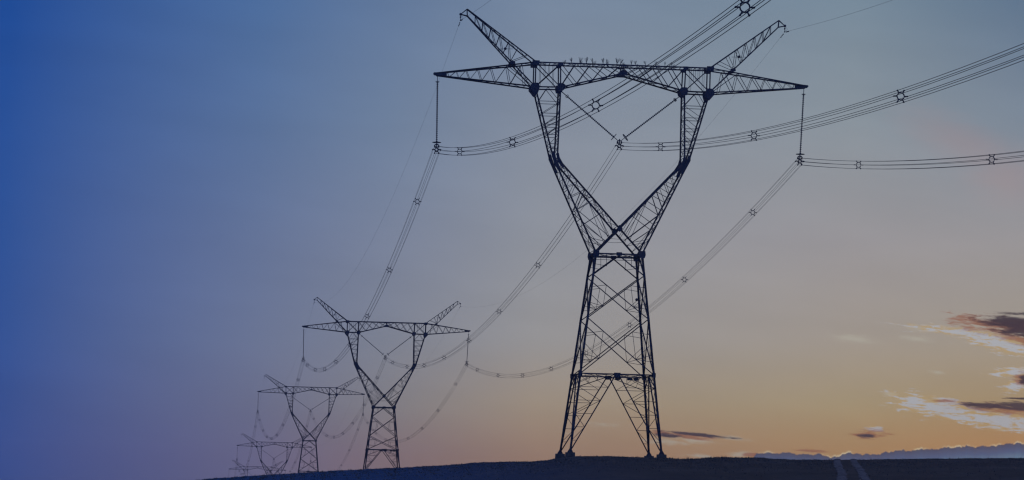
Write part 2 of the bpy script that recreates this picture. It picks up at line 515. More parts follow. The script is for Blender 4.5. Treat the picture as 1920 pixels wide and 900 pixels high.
# two worn wheel ruts coming over the ridge
rut = MB()
def rutx(y): return 34.4 + (y - 350) * 0.0915 + 0.08 * sin(y * 0.07)
for side in (-0.85, 0.85):
    vs, fs = [], []
    yy = 120.0; i = 0
    while yy < 372:
        w = 0.34 + 0.08 * sin(yy * 0.9 + side) + 0.07 * sin(yy * 2.7)
        for k in (-1, -0.33, 0.33, 1):
            x = rutx(yy) + side + k * w
            vs.append((x, yy, zground(x, yy) + rough(x, yy) * (1 if yy > 230 else 0) + 0.11 - 0.07 * (abs(k) == 1)))
        yy += 1.0; i += 1
    for j in range(i - 1):
        for k in range(3): fs.append((j * 4 + k, j * 4 + k + 1, (j + 1) * 4 + k + 1, (j + 1) * 4 + k))
    rut.add(vs, fs)
o = rut.build('dirt_track', TRACK); tag(o, 'pair of pale wheel ruts crossing the dark field', kind='structure')

# stubble and grass that roughens the ridge line
gr = MB()
for i in range(46000):
    y = 366.5 - abs(random.gauss(0, 1)) * 36
    if y < 255: continue
    x = random.uniform(-36, 60)
    if abs(x - rutx(y)) < 1.3 and random.random() < 0.8: continue
    h = random.uniform(0.04, 0.12) * (1.9 if random.random() < 0.05 else 1)
    if 17 < x < 23 and y > 352: h *= 1.6
    a = random.uniform(0, pi); w = random.uniform(.03, .07); z = zground(x, y) + rough(x, y) - 0.03
    lx, ly = random.uniform(-.08, .08), random.uniform(-.08, .08)
    gr.add([(x - w * cos(a), y - w * sin(a), z), (x + w * cos(a), y + w * sin(a), z), (x + lx, y + ly, z + h)], [(0, 1, 2)])
tag(gr.build('grass', GRASS), 'short dry stubble covering the field and ridge line', 'grass', kind='stuff')

# ------------------------------------------------------------------ pylons
LEAN = 0.010384
VA = dict(tip=(20.0, 18.84), ap=(16.95, 26.0), OT=(9.44, 20.39), OB=(9.44, 17.74), IT=(6.77, 20.33), IB=(6.70, 17.78),
          zC=19.51, zX=2.646, xW=2.47, P=(19.674, 10.726), zPC=11.766, nose=(17.62, 25.42))
VB = dict(tip=(20.0, 17.84), ap=(17.21, 24.36), OT=(9.57, 20.04), OB=(9.56, 17.51), IT=(6.87, 19.96), IB=(6.82, 17.47),
          zC=19.0, zX=2.424, xW=2.378, P=(19.828, 10.037), zPC=10.91, nose=(17.9, 23.85))
BW, SLX, SLY, BT = 2.516, 0.1116, 0.1181, 1.15

def lerp(a, b, t): return tuple(x + (y - x) * t for x, y in zip(a, b))

def make_tower(k, V, belt_z, foot_z, nodes, detail):
    """lattice pylon; local z = 0 is the waist, root is moved there afterwards"""
    x0, y0, z0 = TOWERS[k]
    root = empty('lattice_pylon', (x0, y0, z0), YAW)
    xW = V['xW']
    K = 1.0 if detail > 1 else 1.12          # far pylons: slightly heavier sections keep their weight
    def LX(z): return xW - z * SLX
    def LY(z): return BW - z * SLY
    def leg(sx, sy, z): return (sx * LX(z), sy * LY(z), z)
    def B(z): return BW - z * (BW - BT) / V['OB'][1] if z < V['OB'][1] else BT
    new = lambda: MB(LEAN)
    mid = (belt_z + nodes[-1]) / 2
    # --- four corner legs
    for sx in (-1, 1):
        for sy in (-1, 1):
            mb = new()
            mb.bar(leg(sx, sy, foot_z), leg(sx, sy, 0.1), 0.215 * K)
            for z in ([foot_z + 2.8, belt_z, nodes[1], (nodes[1] + belt_z) / 2, (foot_z + belt_z) / 2, nodes[0], -0.3] if detail > 1 else [belt_z]):
                mb.bar(leg(sx, sy, z - 0.35), leg(sx, sy, z + 0.35), 0.235, 'S')
            lo = mb.build('leg', STEEL, root)
            fb = new(); fx, fy, fz = leg(sx, sy, foot_z)
            fb.box((fx, fy, foot_z - 0.42), 1.0, 1.0, 0.75, 0.94)
            fb.build('footing', CONC, lo)
            if detail > 1:
                bp = new()
                bp.box((fx, fy, foot_z - 0.02), 0.55, 0.55, 0.05)
                for a in (-1, 1):
                    for b in (-1, 1):
                        bp.tube([(fx + a * .2, fy + b * .2, foot_z), (fx + a * .2, fy + b * .2, foot_z + .14)], .035, 6)
                    bp.plate([(fx, foot_z), (fx - sx * .3 * a, foot_z), (fx - sx * 0.02, foot_z + .55)], fy, .03)
                bp.build('base_plate', STEEL, lo)
    # --- bracing on the four faces
    Z = [0.0] + list(nodes) + [belt_z]
    faces = [('F', -1), ('B', 1), ('L', -1), ('R', 1)]
    def fp(face, s, t, z):
        """point on a face, t in -1..1 across it"""
        if face in 'FB': return (t * LX(z), s * LY(z), z)
        return (s * LX(z), t * LY(z), z)
    for face, s in faces:
        mb = new(); w = 0.105 * K
        up = (0, 1, 0) if face in 'FB' else (1, 0, 0)
        # inverted V under the waist
        for t in (-1, 1): mb.bar(fp(face, s, 0.0, -0.25), fp(face, s, t, Z[1]), w * 1.25, 'L', up)
        if detail:
            for t in (-1, 1):
                mb.bar(fp(face, s, t * .5, (Z[1] - .25) / 2 - .12), fp(face, s, t * .55, -0.1), .045)
                mb.bar(fp(face, s, t * .5, (Z[1] - .25) / 2 - .12), fp(face, s, t, -1.2), .045)
        # X panels
        for a, b in zip(Z[1:], Z[2:]):
            for t in (-1, 1): mb.bar(fp(face, s, t, a), fp(face, s, -t, b), w, 'L', up)
            wa, wb = LX(a), LX(b); tc_ = wa / (wa + wb); zc = a + (b - a) * tc_
            for t in (-1, 1):
                # redundant members
                pu = lerp(fp(face, s, t, a), fp(face, s, 0, zc), .52); pl = lerp(fp(face, s, t, b), fp(face, s, 0, zc), .50)
                pu2 = lerp(fp(face, s, t, a), fp(face, s, 0, zc), .34)
                th = .048 * K
                mb.bar(pu, pl, th)
                m1 = fp(face, s, t, a + (zc - a) * .62); m2 = fp(face, s, t, zc + (b - zc) * .35); m3 = fp(face, s, t, zc)
                mb.bar(pu, m1, th); mb.bar(pl, m2, th)
                if detail > 1:
                    mb.bar(pl, m3, th); mb.bar(pl, fp(face, s, t, b - (b - zc) * .42), th)
        # A-shaped legs below the belt
        for t in (-1, 1):
            foot = fp(face, s, t * .985, foot_z + .25); apex = fp(face, s, t * .03, belt_z)
            mb.bar(apex, foot, w * 1.2, 'L', up)
            corner = fp(face, s, t, belt_z)
            NL = 5 if foot_z - belt_z < -7 else 3
            prev_l = corner; prev_d = apex
            for i in range(1, NL + 1):
                u = i / (NL + .7)
                pl = lerp(corner, fp(face, s, t, foot_z + .25), u); pd = lerp(apex, foot, u)
                mb.bar(pl, pd, .05 * K)
                if i == 1:
                    mb.bar(apex, pl, .075 * K)
                    hm = lerp(apex, pl, .5); mb.bar(hm, pd, .045); mb.bar(hm, lerp(corner, apex, .5), .045)
                    mb.bar(hm, lerp(corner, apex, .28), .04); mb.bar(lerp(apex, pl, .75), lerp(corner, apex, .12), .04)
                    mb.bar(lerp(apex, pl, .25), lerp(corner, apex, .72), .04)
                else:
                    mb.bar(prev_d, pl, .055 * K) if i % 2 else mb.bar(prev_l, pd, .055 * K)
                prev_l, prev_d = pl, pd
            if detail > 1:
                mb.bar(lerp(corner, apex, .5), lerp(corner, fp(face, s, t, foot_z), .12), .05)
        mb.build('face_bracing', STEEL, root)
    # --- waist frame and belt frame
    for nm, z, w, dbl in (('waist_frame', -0.08, .16, True), ('belt_frame', belt_z, .13, True)):
        mb = new(); X_, Y_ = LX(z), LY(z)
        for sy in (-1, 1):
            mb.bar((-X_, sy * Y_, z), (X_, sy * Y_, z), w * K)
            mb.bar((-X_, sy * Y_, z - .28), (X_, sy * Y_, z - .28), .05) if nm[0] == 'w' else None
        for sx in (-1, 1): mb.bar((sx * X_, -Y_, z), (sx * X_, Y_, z), w * K)
        mb.bar((-X_, -Y_, z), (0, Y_, z), .06); mb.bar((X_, -Y_, z), (0, Y_, z), .06)
        mb.bar((-X_, Y_, z), (0, -Y_, z), .06); mb.bar((X_, Y_, z), (0, -Y_, z), .06)
        fr = mb.build(nm, STEEL, root)
        if nm[0] == 'b':
            gp = Plates()
            for sy in (-1, 1):
                gp.plate([(-.35, z - .3), (.35, z - .3), (.35, z + .15), (-.35, z + .15)], sy * Y_ - .09)
                for sx in (-1, 1):
                    gp.plate([(sx * X_ - .22, z - .25), (sx * X_ + .22, z - .25), (sx * X_ + .22, z + .22), (sx * X_ - .22, z + .22)], sy * Y_ - .16 * sy)
            gp.build('gusset_plate', STEEL, fr)
            if detail:
                for x, ww, hh, dz_ in ((1.05, .56, .64, 0.02), (2.38, .56, .36, -.12), (3.08, .54, .36, -.12)):
                    pass
                    sg = new(); sg.box((x, Y_ + .12, z + dz_), ww, .03, hh); sg.build('sign_plate', SIGN, fr)
        else:
            gp = Plates()
            for sy in (-1, 1):
                for sx in (-1, 1):
                    cx = sx * X_
                    gp.plate([(cx - .26, -.46), (cx + .26, -.46), (cx + .36, -.12), (cx + .30, .30), (cx - .30, .30), (cx - .36, -.12)], sy * Y_ - .17)
                gp.plate([(-.3, -.28), (.3, -.28), (.3, .1), (-.3, .1)], sy * Y_ - .1)
            gp.build('gusset_plate', STEEL, fr)
            if detail > 1:
                lb = new(); lb.ball((LX(-4.6) - .25, LY(-4.6) - .05, -4.55), .17); lb.bar((LX(-4.6), LY(-4.6), -4.55), (LX(-4.6) - .3, LY(-4.6) - .05, -4.55), .05)
                lb.build('lamp_bracket', STEEL, fr)
    # --- the two forked arms of the Y
    zN = 10.15
    OB, IB, OT, IT = V['OB'], V['IB'], V['OT'], V['IT']
    zX = V['zX']
    xo, xi = 7.32, 6.86
    def outer(t, z):       # outer chord x at height z
        if z <= zN: return xW + (xo - xW) * z / zN
        return xo + (OB[0] - xo) * (z - zN) / (OB[1] - zN)
    def inner(t, z):
        if z <= zN:
            if z < zX: return -xW * (1 - z / zX) * -1 * -1
            return (z - zX) / (zN - .25 - zX) * xi
        return xi + (IB[0] - xi) * (z - zN) / (IB[1] - zN)
    for sx in (-1, 1):
        mb = new()
        for sy in (-1, 1):
            mb.bar((sx * xW, sy * B(0), 0), (sx * xo, sy * B(zN), zN), .165 * K)
            mb.bar((sx * xo, sy * B(zN), zN), (sx * OB[0], sy * BT, OB[1]), .155 * K)
            mb.bar((sx * xi, sy * B(zN), zN), (sx * IB[0], sy * BT, IB[1]), .16 * K)
            yx = 0.0 if sx < 0 else -.03
            mb.bar((-sx * xW, sy * (B(0) + yx), 0), (0, sy * (B(zX) + yx), zX), .18 * K)
            mb.bar((0, sy * (B(zX) + yx), zX), (sx * xi, sy * B(zN), zN - .1), .17 * K)
        arm = mb.build('fork_arm', STEEL, root)
        # neck and crossing plates
        gp = Plates()
        for sy in (-1, 1):
            y = sy * B(zN) - .1
            for o_ in ([(7.50, 10.75), (7.22, 10.8), (6.98, 10.0), (6.42, 8.85), (6.74, 8.72), (7.28, 9.8), (7.48, 10.2)],
                       [(7.02, 10.6), (6.72, 10.6), (6.62, 10.15), (6.02, 9.15), (6.24, 8.95), (6.85, 9.7)]):
                o_ = [(sx * p, q) for p, q in o_]
                gp.plate(o_[::-1] if sx < 0 else o_, y if o_[0][1] > 10.7 else y + .05)
            if sx > 0:
                gp.plate([(-.33, zX - .05), (0, zX - .38), (.33, zX - .05), (.1, zX + .38), (-.1, zX + .38)], sy * B(zX) - .12)
        gp.build('gusset_plate', STEEL, arm)
        lc = new(); th = .06 * K; tn = .05 * K
        # upper part: ladder of struts and diagonals
        up_z = [zN + .9, 11.6, 12.6, 13.7, 14.9, 16.2]
        for sy in (-1, 1):
            pz = None
            for i, z in enumerate(up_z):
                y = sy * B(z); a = (sx * outer(0, z), y, z); b = (sx * inner(0, z), y, z)
                if i != 1 or detail > 1: lc.bar(a, b, th)
                if pz is not None:
                    lc.bar((sx * inner(0, z), y, z), (sx * outer(0, pz), sy * B(pz), pz), tn)
                pz = z
            m_ = ((OB[0] + IB[0]) / 2 * sx, sy * BT, OB[1])
            lc.bar(m_, (sx * outer(0, 16.2), sy * B(16.2), 16.2), th); lc.bar(m_, (sx * inner(0, 16.2), sy * B(16.2), 16.2), th)
        # between front and back chords
        for fn, zs in ((outer, [0.3, 1.9, 3.6, 5.2, 6.7, 8.1, 9.3, 10.3, 11.3, 12.3, 13.3, 14.3, 15.3, 16.4, 17.4]),
                       (inner, [2.9, 3.8, 4.8, 5.8, 6.8, 7.8, 8.8, 9.7, 10.6, 11.6, 12.6, 13.6, 14.6, 15.6, 16.6, 17.4])):
            for i, (za, zb) in enumerate(zip(zs, zs[1:])):
                a = lambda sy, z: (sx * fn(0, z), sy * B(z), z)
                lc.bar(a(-1, za), a(1, zb), .045); lc.bar(a(1, za), a(-1, zb), .045)
                if i % 2 == 0: lc.bar(a(-1, za), a(1, za), .05)
        # lower part between outer chord and inner chord
        oz = [8.75, 7.9, 7.0, 6.0, 4.6]; iz = [9.0, 8.3, 7.6, 6.75, 5.7]
        for sy in (-1, 1):
            O = lambda z: (sx * outer(0, z), sy * B(z), z); I = lambda z: (sx * inner(0, z), sy * B(z), z)
            for i in range(5):
                lc.bar(O(oz[i]), I(iz[i]), tn if i < 3 else th)
                if i: lc.bar(O(oz[i]), I(iz[i - 1]), tn if i < 4 else .09)
            C0 = (sx * .0, sy * B(zX), zX)
            low = lambda t: lerp((sx * xW, sy * B(0), 0), C0, t)        # the other arm's chord
            lc.bar(O(3.0), I(4.5), th); lc.bar(O(3.0), low(.45), th); lc.bar(I(5.7), low(.55), tn); lc.bar(I(4.5), low(.8), tn)
            lc.bar(I(5.7), low(.75), tn); lc.bar(O(4.6), low(.62), .07)
            lc.bar(O(1.6), low(.45), tn); lc.bar(O(1.6), low(.2), tn); lc.bar(O(3.0), low(.2), tn)
            lc.bar((sx * .9, sy * B(1.6), 1.55), (0, sy * B(1.2), 1.5), .035)
        lc.build('lacing', STEEL, arm)
        # --- side arm carrying the outer phase
        tip = V['tip']; ytip = .16
        mb = new(); ch = .14 * K
        for sy in (-1, 1):
            mb.bar((sx * OT[0], sy * BT, OT[1]), (sx * tip[0], sy * ytip, tip[1] + .12), ch)
            mb.bar((sx * OB[0], sy * BT, OB[1]), (sx * tip[0], sy * ytip, tip[1] - .12), ch)
        sa = mb.build('side_arm', STEEL, root)
        tp = new(); x1 = tip[0]
        o_ = [(sx * (x1 - 1.1), tip[1] + .28), (sx * (x1 + .3), tip[1] + .18), (sx * (x1 + .35), tip[1] + .02), (sx * (x1 - .1), tip[1] - .2), (sx * (x1 - 1.1), tip[1] - .25)]
        if sx < 0: o_ = o_[::-1]
        tp.plate(o_, -.18); tp.plate(o_, .18)
        tp.box((sx * x1, 0, tip[1]), .5, .36, .2); tp.build('tip_plate', STEEL, sa)
        lc = new()
        tt = [0, .14, .29, .45, .58, .70, .80, .89]; tb = [0, .10, .25, .40, .54, .66, .77, .87]
        T_ = lambda sy, t: lerp((sx * OT[0], sy * BT, OT[1]), (sx * tip[0], sy * ytip, tip[1] + .12), t)
        Bo = lambda sy, t: lerp((sx * OB[0], sy * BT, OB[1]), (sx * tip[0], sy * ytip, tip[1] - .12), t)
        for i in range(1, 8):
            for sy in (-1, 1):
                lc.bar(T_(sy, tt[i]), Bo(sy, tb[i]), .055 * K if i < 6 else .04)
                if i > 1: lc.bar(T_(sy, tt[i - 1]), Bo(sy, tb[i]), .07 * K if i < 5 else .045)
                else: lc.bar(Bo(sy, 0.02), T_(sy, tt[2]), .06)
            lc.bar(Bo(-1, tb[i]), Bo(1, tb[i - 1]), .05); lc.bar(T_(-1, tt[i]), T_(1, tt[i - 1]), .05)
            lc.bar(Bo(1, tb[i]), Bo(-1, tb[i]), .045); lc.bar(T_(1, tt[i]), T_(-1, tt[i]), .045)
        lc.build('lacing', STEEL, sa)
        # --- slanting peak that holds the earth wire
        ap = V['ap']; ns = V['nose']; mb = new()
        lowe = (ap[0] - .05, ap[1] - .75)
        for sy in (-1, 1):
            mb.bar((sx * OT[0], sy * BT, OT[1] + .05), (sx * ap[0], sy * .12, ap[1]), .12 * K)
            mb.bar((sx * OB[0], sy * (BT + .02), OB[1]), (sx * lowe[0], sy * .14, lowe[1]), .12 * K)
            mb.bar((sx * ap[0], sy * .12, ap[1]), (sx * ns[0], 0, ns[1]), .09); mb.bar((sx * lowe[0], sy * .14, lowe[1]), (sx * ns[0], 0, ns[1]), .11)
            mb.bar((sx * ap[0], sy * .12, ap[1]), (sx * lowe[0], sy * .14, lowe[1]), .1)
        pk = mb.build('earth_wire_peak', STEEL, root)
        lc = new()
        TT = lambda sy, t: lerp((sx * OT[0], sy * BT, OT[1] + .05), (sx * ap[0], sy * .12, ap[1]), t)
        # part of lower chord above the side arm
        BB = lambda sy, t: lerp((sx * OB[0], sy * (BT + .02), OB[1]), (sx * lowe[0], sy * .14, lowe[1]), t)
        tq = [.13, .26, .39, .52, .65, .77, .88]; bq = [.36, .36, .47, .575, .68, .78, .885]
        for i in range(7):
            for sy in (-1, 1):
                lc.bar(TT(sy, tq[i]), BB(sy, bq[i]), .055 * K)
                if i: lc.bar(TT(sy, tq[i]), BB(sy, bq[i - 1]), .055 * K) if i > 1 else None
            if i:
                lc.bar(TT(-1, tq[i]), TT(1, tq[i - 1]), .045); lc.bar(BB(-1, bq[i]), BB(1, bq[i - 1]), .045)
            lc.bar(TT(-1, tq[i]), TT(1, tq[i]), .045)
        for q in (.08, .17, .26): lc.bar(BB(-1, q), BB(1, q + .08), .045); lc.bar(BB(1, q), BB(-1, q + .08), .045)
        lc.build('lacing', STEEL, pk)
        gp = Plates()
        jx, jz = BB(1, .335)[0], BB(1, .335)[2]
        for sy in (-1, 1):
            gp.plate([(jx - .3, jz - .1), (jx - .1, jz - .2), (jx + .3, jz - .08), (jx + .28, jz + .12), (jx, jz + .22), (jx - .28, jz + .14)], sy * .95 - .04)
        kn = new(); kn.ball((sx * ns[0], 0, ns[1]), .16); kn.build('hinge_knob', STEEL, pk)
        gp.build('gusset_plate', STEEL, pk)
        mk = new(); q = TT(0, .39); q2 = BB(0, .47)
        c3 = (q[0] + (q2[0] - q[0]) * .55, 0, q[2] + (q2[2] - q[2]) * .55)
        mk.ball(c3, .16); mk.bar((c3[0], -.9, c3[2]), (c3[0], .9, c3[2]), .05); mk.bar((c3[0] - .8, 0, c3[2] - .05), (c3[0] + .8, 0, c3[2]), .04)
        mk.build('marker_disc', STEEL, pk)
    # --- the crossbeam
    mb = new(); ch = .15 * K
    for sy in (-1, 1):
        y = sy * BT
        mb.bar((-OT[0], y, OT[1]), (OT[0], y, OT[1]), ch)
        mb.bar((-OB[0], y, OB[1]), (-IB[0], y, IB[1]), ch); mb.bar((OB[0], y, OB[1]), (IB[0], y, IB[1]), ch)
        for sx in (-1, 1):
            mb.bar((sx * IB[0], y, IB[1]), (0, y, V['zC']), ch)
            mb.bar((sx * OT[0], y, OT[1]), (sx * OB[0], y, OB[1]), .14 * K)
            mb.bar((sx * IT[0], y, IT[1]), (sx * IB[0], y, IB[1]), .14 * K)
        mb.bar((0, y, OT[1]), (0, y, V['zC']), .12)
    xb = mb.build('crossbeam', STEEL, root)
    lc = new()
    for sy in (-1, 1):
        y = sy * BT
        for sx in (-1, 1):
            lc.bar((sx * OT[0], y, OT[1]), (sx * IB[0], y, IB[1]), .10 * K, 'L', (0, 1, 0)); lc.bar((sx * IT[0], y - .03, IT[1]), (sx * OB[0], y - .03, OB[1]), .10 * K, 'L', (0, 1, 0))
            if detail:
                for f in (.25, .42, .60, .78):
                    x = sx * (IT[0] + (OT[0] - IT[0]) * f); za = OB[1] + .1 if f in (.25, .78) else (OB[1] + OT[1]) / 2
                    lc.bar((x, y * .6, OT[1]), (x, y * .6, za), .035)
            xt = [IT[0], 5.12, 3.5, 1.95, .25]; xbn = [IB[0], 4.95, 3.25, 1.7, .25]
            zb = lambda x: IB[1] + (V['zC'] - IB[1]) * (1 - x / IB[0])
            for i in range(4):
                lc.bar((sx * xt[i + 1], y, OT[1]), (sx * xbn[i], y, zb(xbn[i])), .09 * K, 'L', (0, 1, 0))
                lc.bar((sx * xt[i], y, OT[1]), (sx * xbn[i + 1], y, zb(xbn[i + 1])), .07 * K, 'L', (0, 1, 0))
    n = 12
    for i in range(n):
        a, b = -OT[0] + 2 * OT[0] * i / n, -OT[0] + 2 * OT[0] * (i + 1) / n
        lc.bar((a, -BT, OT[1]), (b, BT, OT[1]), .05); lc.bar((a, BT, OT[1]), (b, -BT, OT[1]), .05); lc.bar((a, -BT, OT[1]), (a, BT, OT[1]), .05)
    for sx in (-1, 1):
        for i in range(5):
            a, b = IB[0] * (1 - i / 5), IB[0] * (1 - (i + 1) / 5)
            za, zb_ = zb(a), zb(b)
            lc.bar((sx * a, -BT, za), (sx * b, BT, zb_), .05); lc.bar((sx * a, BT, za), (sx * b, -BT, zb_), .05)
    lc.build('lacing', STEEL, xb)
    gp = Plates()
    for sy in (-1, 1):
        y = sy * BT - .1
        for sx in (-1, 1):
            for (x, z), r in ((OT, .36), (IT, .26)):
                gp.plate([(sx * x - r, z - r), (sx * x + r, z - r), (sx * x + r * 1.1, z + r * .5), (sx * x - r * 1.1, z + r * .5)], y)
            x, z = OB
            o_ = [(sx * (x - .50), z + .05), (sx * (x - .42), z - .35), (sx * (x - .28), z - .75), (sx * (x - .05), z - .9), (sx * (x + .50), z - .25), (sx * (x + .48), z + .2), (sx * (x + .15), z + .42), (sx * (x - .3), z + .42)]
            gp.plate(o_ if sx > 0 else o_[::-1], y)
            x, z = IB
            o_ = [(sx * (x - .52), z + .24), (sx * (x - .40), z - .25), (sx * (x - .1), z - .5), (sx * (x + .28), z - .42), (sx * (x + .40), z + .05), (sx * (x + .26), z + .42), (sx * (x - .28), z + .42)]
            gp.plate(o_ if sx > 0 else o_[::-1], y)
        gp.plate([(-.5, V['zC'] - .2), (.5, V['zC'] - .2), (.4, V['zC'] + .2), (.12, V['zC'] + .34), (-.12, V['zC'] + .34), (-.4, V['zC'] + .2)], y)
        gp.plate([(-.3, OT[1] - .2), (.3, OT[1] - .2), (.34, OT[1] + .06), (-.34, OT[1] + .06)], y)
    gp.build('gusset_plate', STEEL, xb)
    if detail > 1:      # brushes of wire that keep birds off the beam
        proto = []
        for v in range(4):
            rr = random.Random(20 + v); mb = MB()
            for j in range(16):
                a = rr.uniform(0, 2 * pi); sp = rr.uniform(.05, .34); h = rr.uniform(.40, .62)
                mb.bar((0, 0, 0), (sp * cos(a), sp * sin(a) * .7, h), .012, 'S')
            mb.tube([(0, 0, -.05), (0, 0, .14)], .035, 5)
            ob = mb.build('bird_spike', STEEL, xb); proto.append(ob)
        spots = [-6.15, -5.6, -4.7, -4.35, -4.0, -3.35, -2.8, -2.2, -1.75, -1.4, -.7, -.3, .25, .85, 1.3, 1.8, 2.4, 3.5, 4.1, 4.5, 5.2, 5.8]
        for i, x in enumerate(spots):
            ob = proto[i] if i < 4 else proto[i % 4].copy()
            if i >= 4: COL.objects.link(ob); ob.parent = xb
            ob.location = (x + LEAN * 20.4, -BT if i % 3 else BT, OT[1] + .1); ob.rotation_euler = (0, random.uniform(-.3, .3), random.uniform(0, 6))
            sc_ = random.uniform(.8, 1.1) * (.8 if x > 1 else 1); ob.scale = (sc_, sc_, sc_)
    return root

t1 = make_tower(1, VA, -12.95, FEET[1], (-2.35, -7.0), 2)
t2 = make_tower(2, VA, -10.25, FEET[2], (-2.35, -7.0), 1)
t3 = make_tower(3, VB, -11.6, FEET[3], (-2.35, -7.0), 0)
GP = 'steel power pylons marching away along the line'
tag(t1, 'huge dark lattice pylon standing nearest, feet visible on the ridge', 'power pylon', GP)
tag(t2, 'second nearest lattice pylon, half the height of the biggest one, left of it', 'power pylon', GP)
tag(t3, 'middle-sized lattice pylon partly overlapped by the second nearest pylon, base behind the ridge', 'power pylon', GP)
labels = {4: 'small distant pylon with only its crossbeam and upper forks above the ridge',
          5: 'farthest, faintest pylon, just its crossbeam and peaks showing at far left'}
for k in (4, 5):
    c = copy_tree(t3); c.location = TOWERS[k]; tag(c, labels[k], 'power pylon', GP)

# ------------------------------------------------------------------ insulators, conductors, earth wires
def wpt(k, l):
    x0, y0, z0 = TOWERS[k]; x = l[0] + LEAN * l[2]
    return Vector((x0 + x * cos(YAW) - l[1] * sin(YAW), y0 + x * sin(YAW) + l[1] * cos(YAW), z0 + l[2]))
def VV(k): return VA if k < 3 else VB
def phase(k, s):
    V = VV(k)
    return wpt(k, (s * V['P'][0] - .028, 0, V['P'][1])) if s else wpt(k, (-.028, 0, V['zPC']))

HEX = [(cos(radians(a)), sin(radians(a))) for a in range(0, 360, 60)]
RB = 0.43

def shed_string(mb, p, q):
    p, q = Vector(p), Vector(q); n = int((q - p).length / .2)
    pts, rad = [], []
    for i in range(n):
        for f, r in ((0, .045), (.2, .115), (.45, .105), (.6, .045)):
            pts.append(p.lerp(q, (i + f) / n)); rad.append(r)
    mb.tube(pts, rad, 8)

def ring(mb, c, axis_, r, tr=.035, n=20):
    a = Vector(axis_).normalized(); u = a.orthogonal().normalized(); v = a.cross(u)
    mb.tube([Vector(c) + (u * cos(2 * pi * i / n) + v * sin(2 * pi * i / n)) * r for i in range(n)], tr, 6, True)

def yoke(mb):
    # hexagonal yoke with hooked clamps, seen end-on along the line
    for sy in (-.12, .12):
        mb.tube([(x * .2, sy, z * .2) for x, z in HEX], .07, 6, True)
    for x, z in HEX:
        mb.tube([(x * .2, 0, z * .2), (x * .34, 0, z * .34 + .05), (x * RB, 0, z * RB)], .065, 6)
        mb.tube([(x * RB, -.22, z * RB - .01), (x * RB, .22, z * RB - .01)], [.07, .07], 6)
    mb.tube([(-.26, 0, .42), (-.12, 0, .56), (.12, 0, .56), (.26, 0, .42)], .07, 6)
    mb.tube([(-.26, 0, .42), (-.24, 0, .2)], .04, 6); mb.tube([(.26, 0, .42), (.24, 0, .2)], .04, 6)
    mb.bar((0, 0, .2), (0, 0, .75), .11, 'S')

def string_I(k, s):
    V = VV(k); P = phase(k, s); top = wpt(k, (s * V['tip'][0] - s * .12, 0, V['tip'][1] - .2))
    root = empty('insulator_string', P, YAW)
    d = Matrix.Rotation(-YAW, 3, 'Z') @ (top - P)
    n = d.normalized()
    mb = MB(); shed_string(mb, n * .85, d - n * .55); mb.build('shed_stack', INSUL, root, True)
    mb = MB(); yoke(mb); mb.bar((0, 0, .6), n * .9, .07, 'S'); mb.build('yoke_clamp', STEEL, root)
    mb = MB(); ring(mb, n * .78, (0, 0, 1), .45); mb.bar((-.45, 0, .78), (.45, 0, .78), .04, 'S'); mb.build('corona_ring', STEEL, root)
    mb = MB(); mb.bar(d - n * .55, d, .06, 'S'); ring(mb, d - n * .6, (0, 0, 1), .2, .03, 12); mb.bar(d - n * .6 - Vector((.2, 0, 0)), d - n * .6 + Vector((.2, 0, 0)), .04, 'S')
    mb.build('shackle', STEEL, root)
    return root

def string_V(k):
    V = VV(k); P = phase(k, 0)
    root = empty('insulator_string', P, YAW)
    mb = MB(); yoke(mb)
    for s in (-1, 1): mb.bar((s * .12, 0, .5), (s * .4, 0, .78), .06, 'S')
    mb.build('yoke_clamp', STEEL, root)
    for s in (-1, 1):
        tw = (s * (V['IB'][0] - .25), 0, V['IB'][1] - .35) if k < 3 else (s * (V['IB'][0] - .05), 0, V['IB'][1] - 1.5)
        d = Matrix.Rotation(-YAW, 3, 'Z') @ (wpt(k, tw) - P)
        a = Vector((s * .3, 0, .68)); n = (d - a).normalized()
        mb = MB(); shed_string(mb, a + n * .45, d - n * .75); ar = mb.build('shed_stack', INSUL, root, True)
        mb = MB(); ring(mb, a + n * .42, n, .42, .035); mb.bar(a, a + n * .5, .06, 'S')
        mb.bar(a + n * .42 - n.cross(Vector((0, 1, 0))) * .42, a + n * .42 + n.cross(Vector((0, 1, 0))) * .42, .035, 'S')
        mb.build('corona_ring', STEEL, ar)
        mb = MB(); mb.bar(d - n * .75, d, .085, 'S'); ring(mb, d - n * .8, n, .2, .03, 12); ring(mb, d - n * .68, n, .17, .03, 12)
        mb.build('shackle', STEEL, ar)
    return root

ordn = {1: 'nearest pylon', 2: 'second nearest pylon', 3: 'third nearest pylon', 4: 'fourth pylon, low on the ridge', 5: 'farthest pylon'}
for k in range(1, 6):
    for s, w in ((-1, 'left'), (1, 'right')):
        tag(string_I(k, s), 'insulator string hanging from the %s arm tip of the %s' % (w, ordn[k]), 'insulator', 'insulator strings hanging from arm tips')
    tag(string_V(k), 'V of two insulator rods inside the fork of the %s' % ordn[k], 'insulator', 'V-shaped insulator strings inside the forks')

# spacer shared by every bundle
mb = MB()
n = 12
mb.tube([(cos(2 * pi * i / n) * .235, 0, sin(2 * pi * i / n) * .235) for i in range(n)], .042, 6, True)
for x, z in HEX:
    mb.tube([(x * .235, 0, z * .235), (x * (RB + .045), 0, z * (RB + .045))], .042, 6)
    mb.tube([(x * RB, -.10, z * RB), (x * RB, .10, z * RB)], .05, 6)
spacer0 = mb.build('spacer', STEEL)
SPT = [.068, .190, .316, .440, .564, .685, .808, .930]
P0 = Vector((46.925, -520.11, -3.38))

def span_ends(a, b, s):
    A_ = phase(b if a == 0 else a, s)
    if a == 0: return A_ + P0, A_
    return A_, phase(b, s)

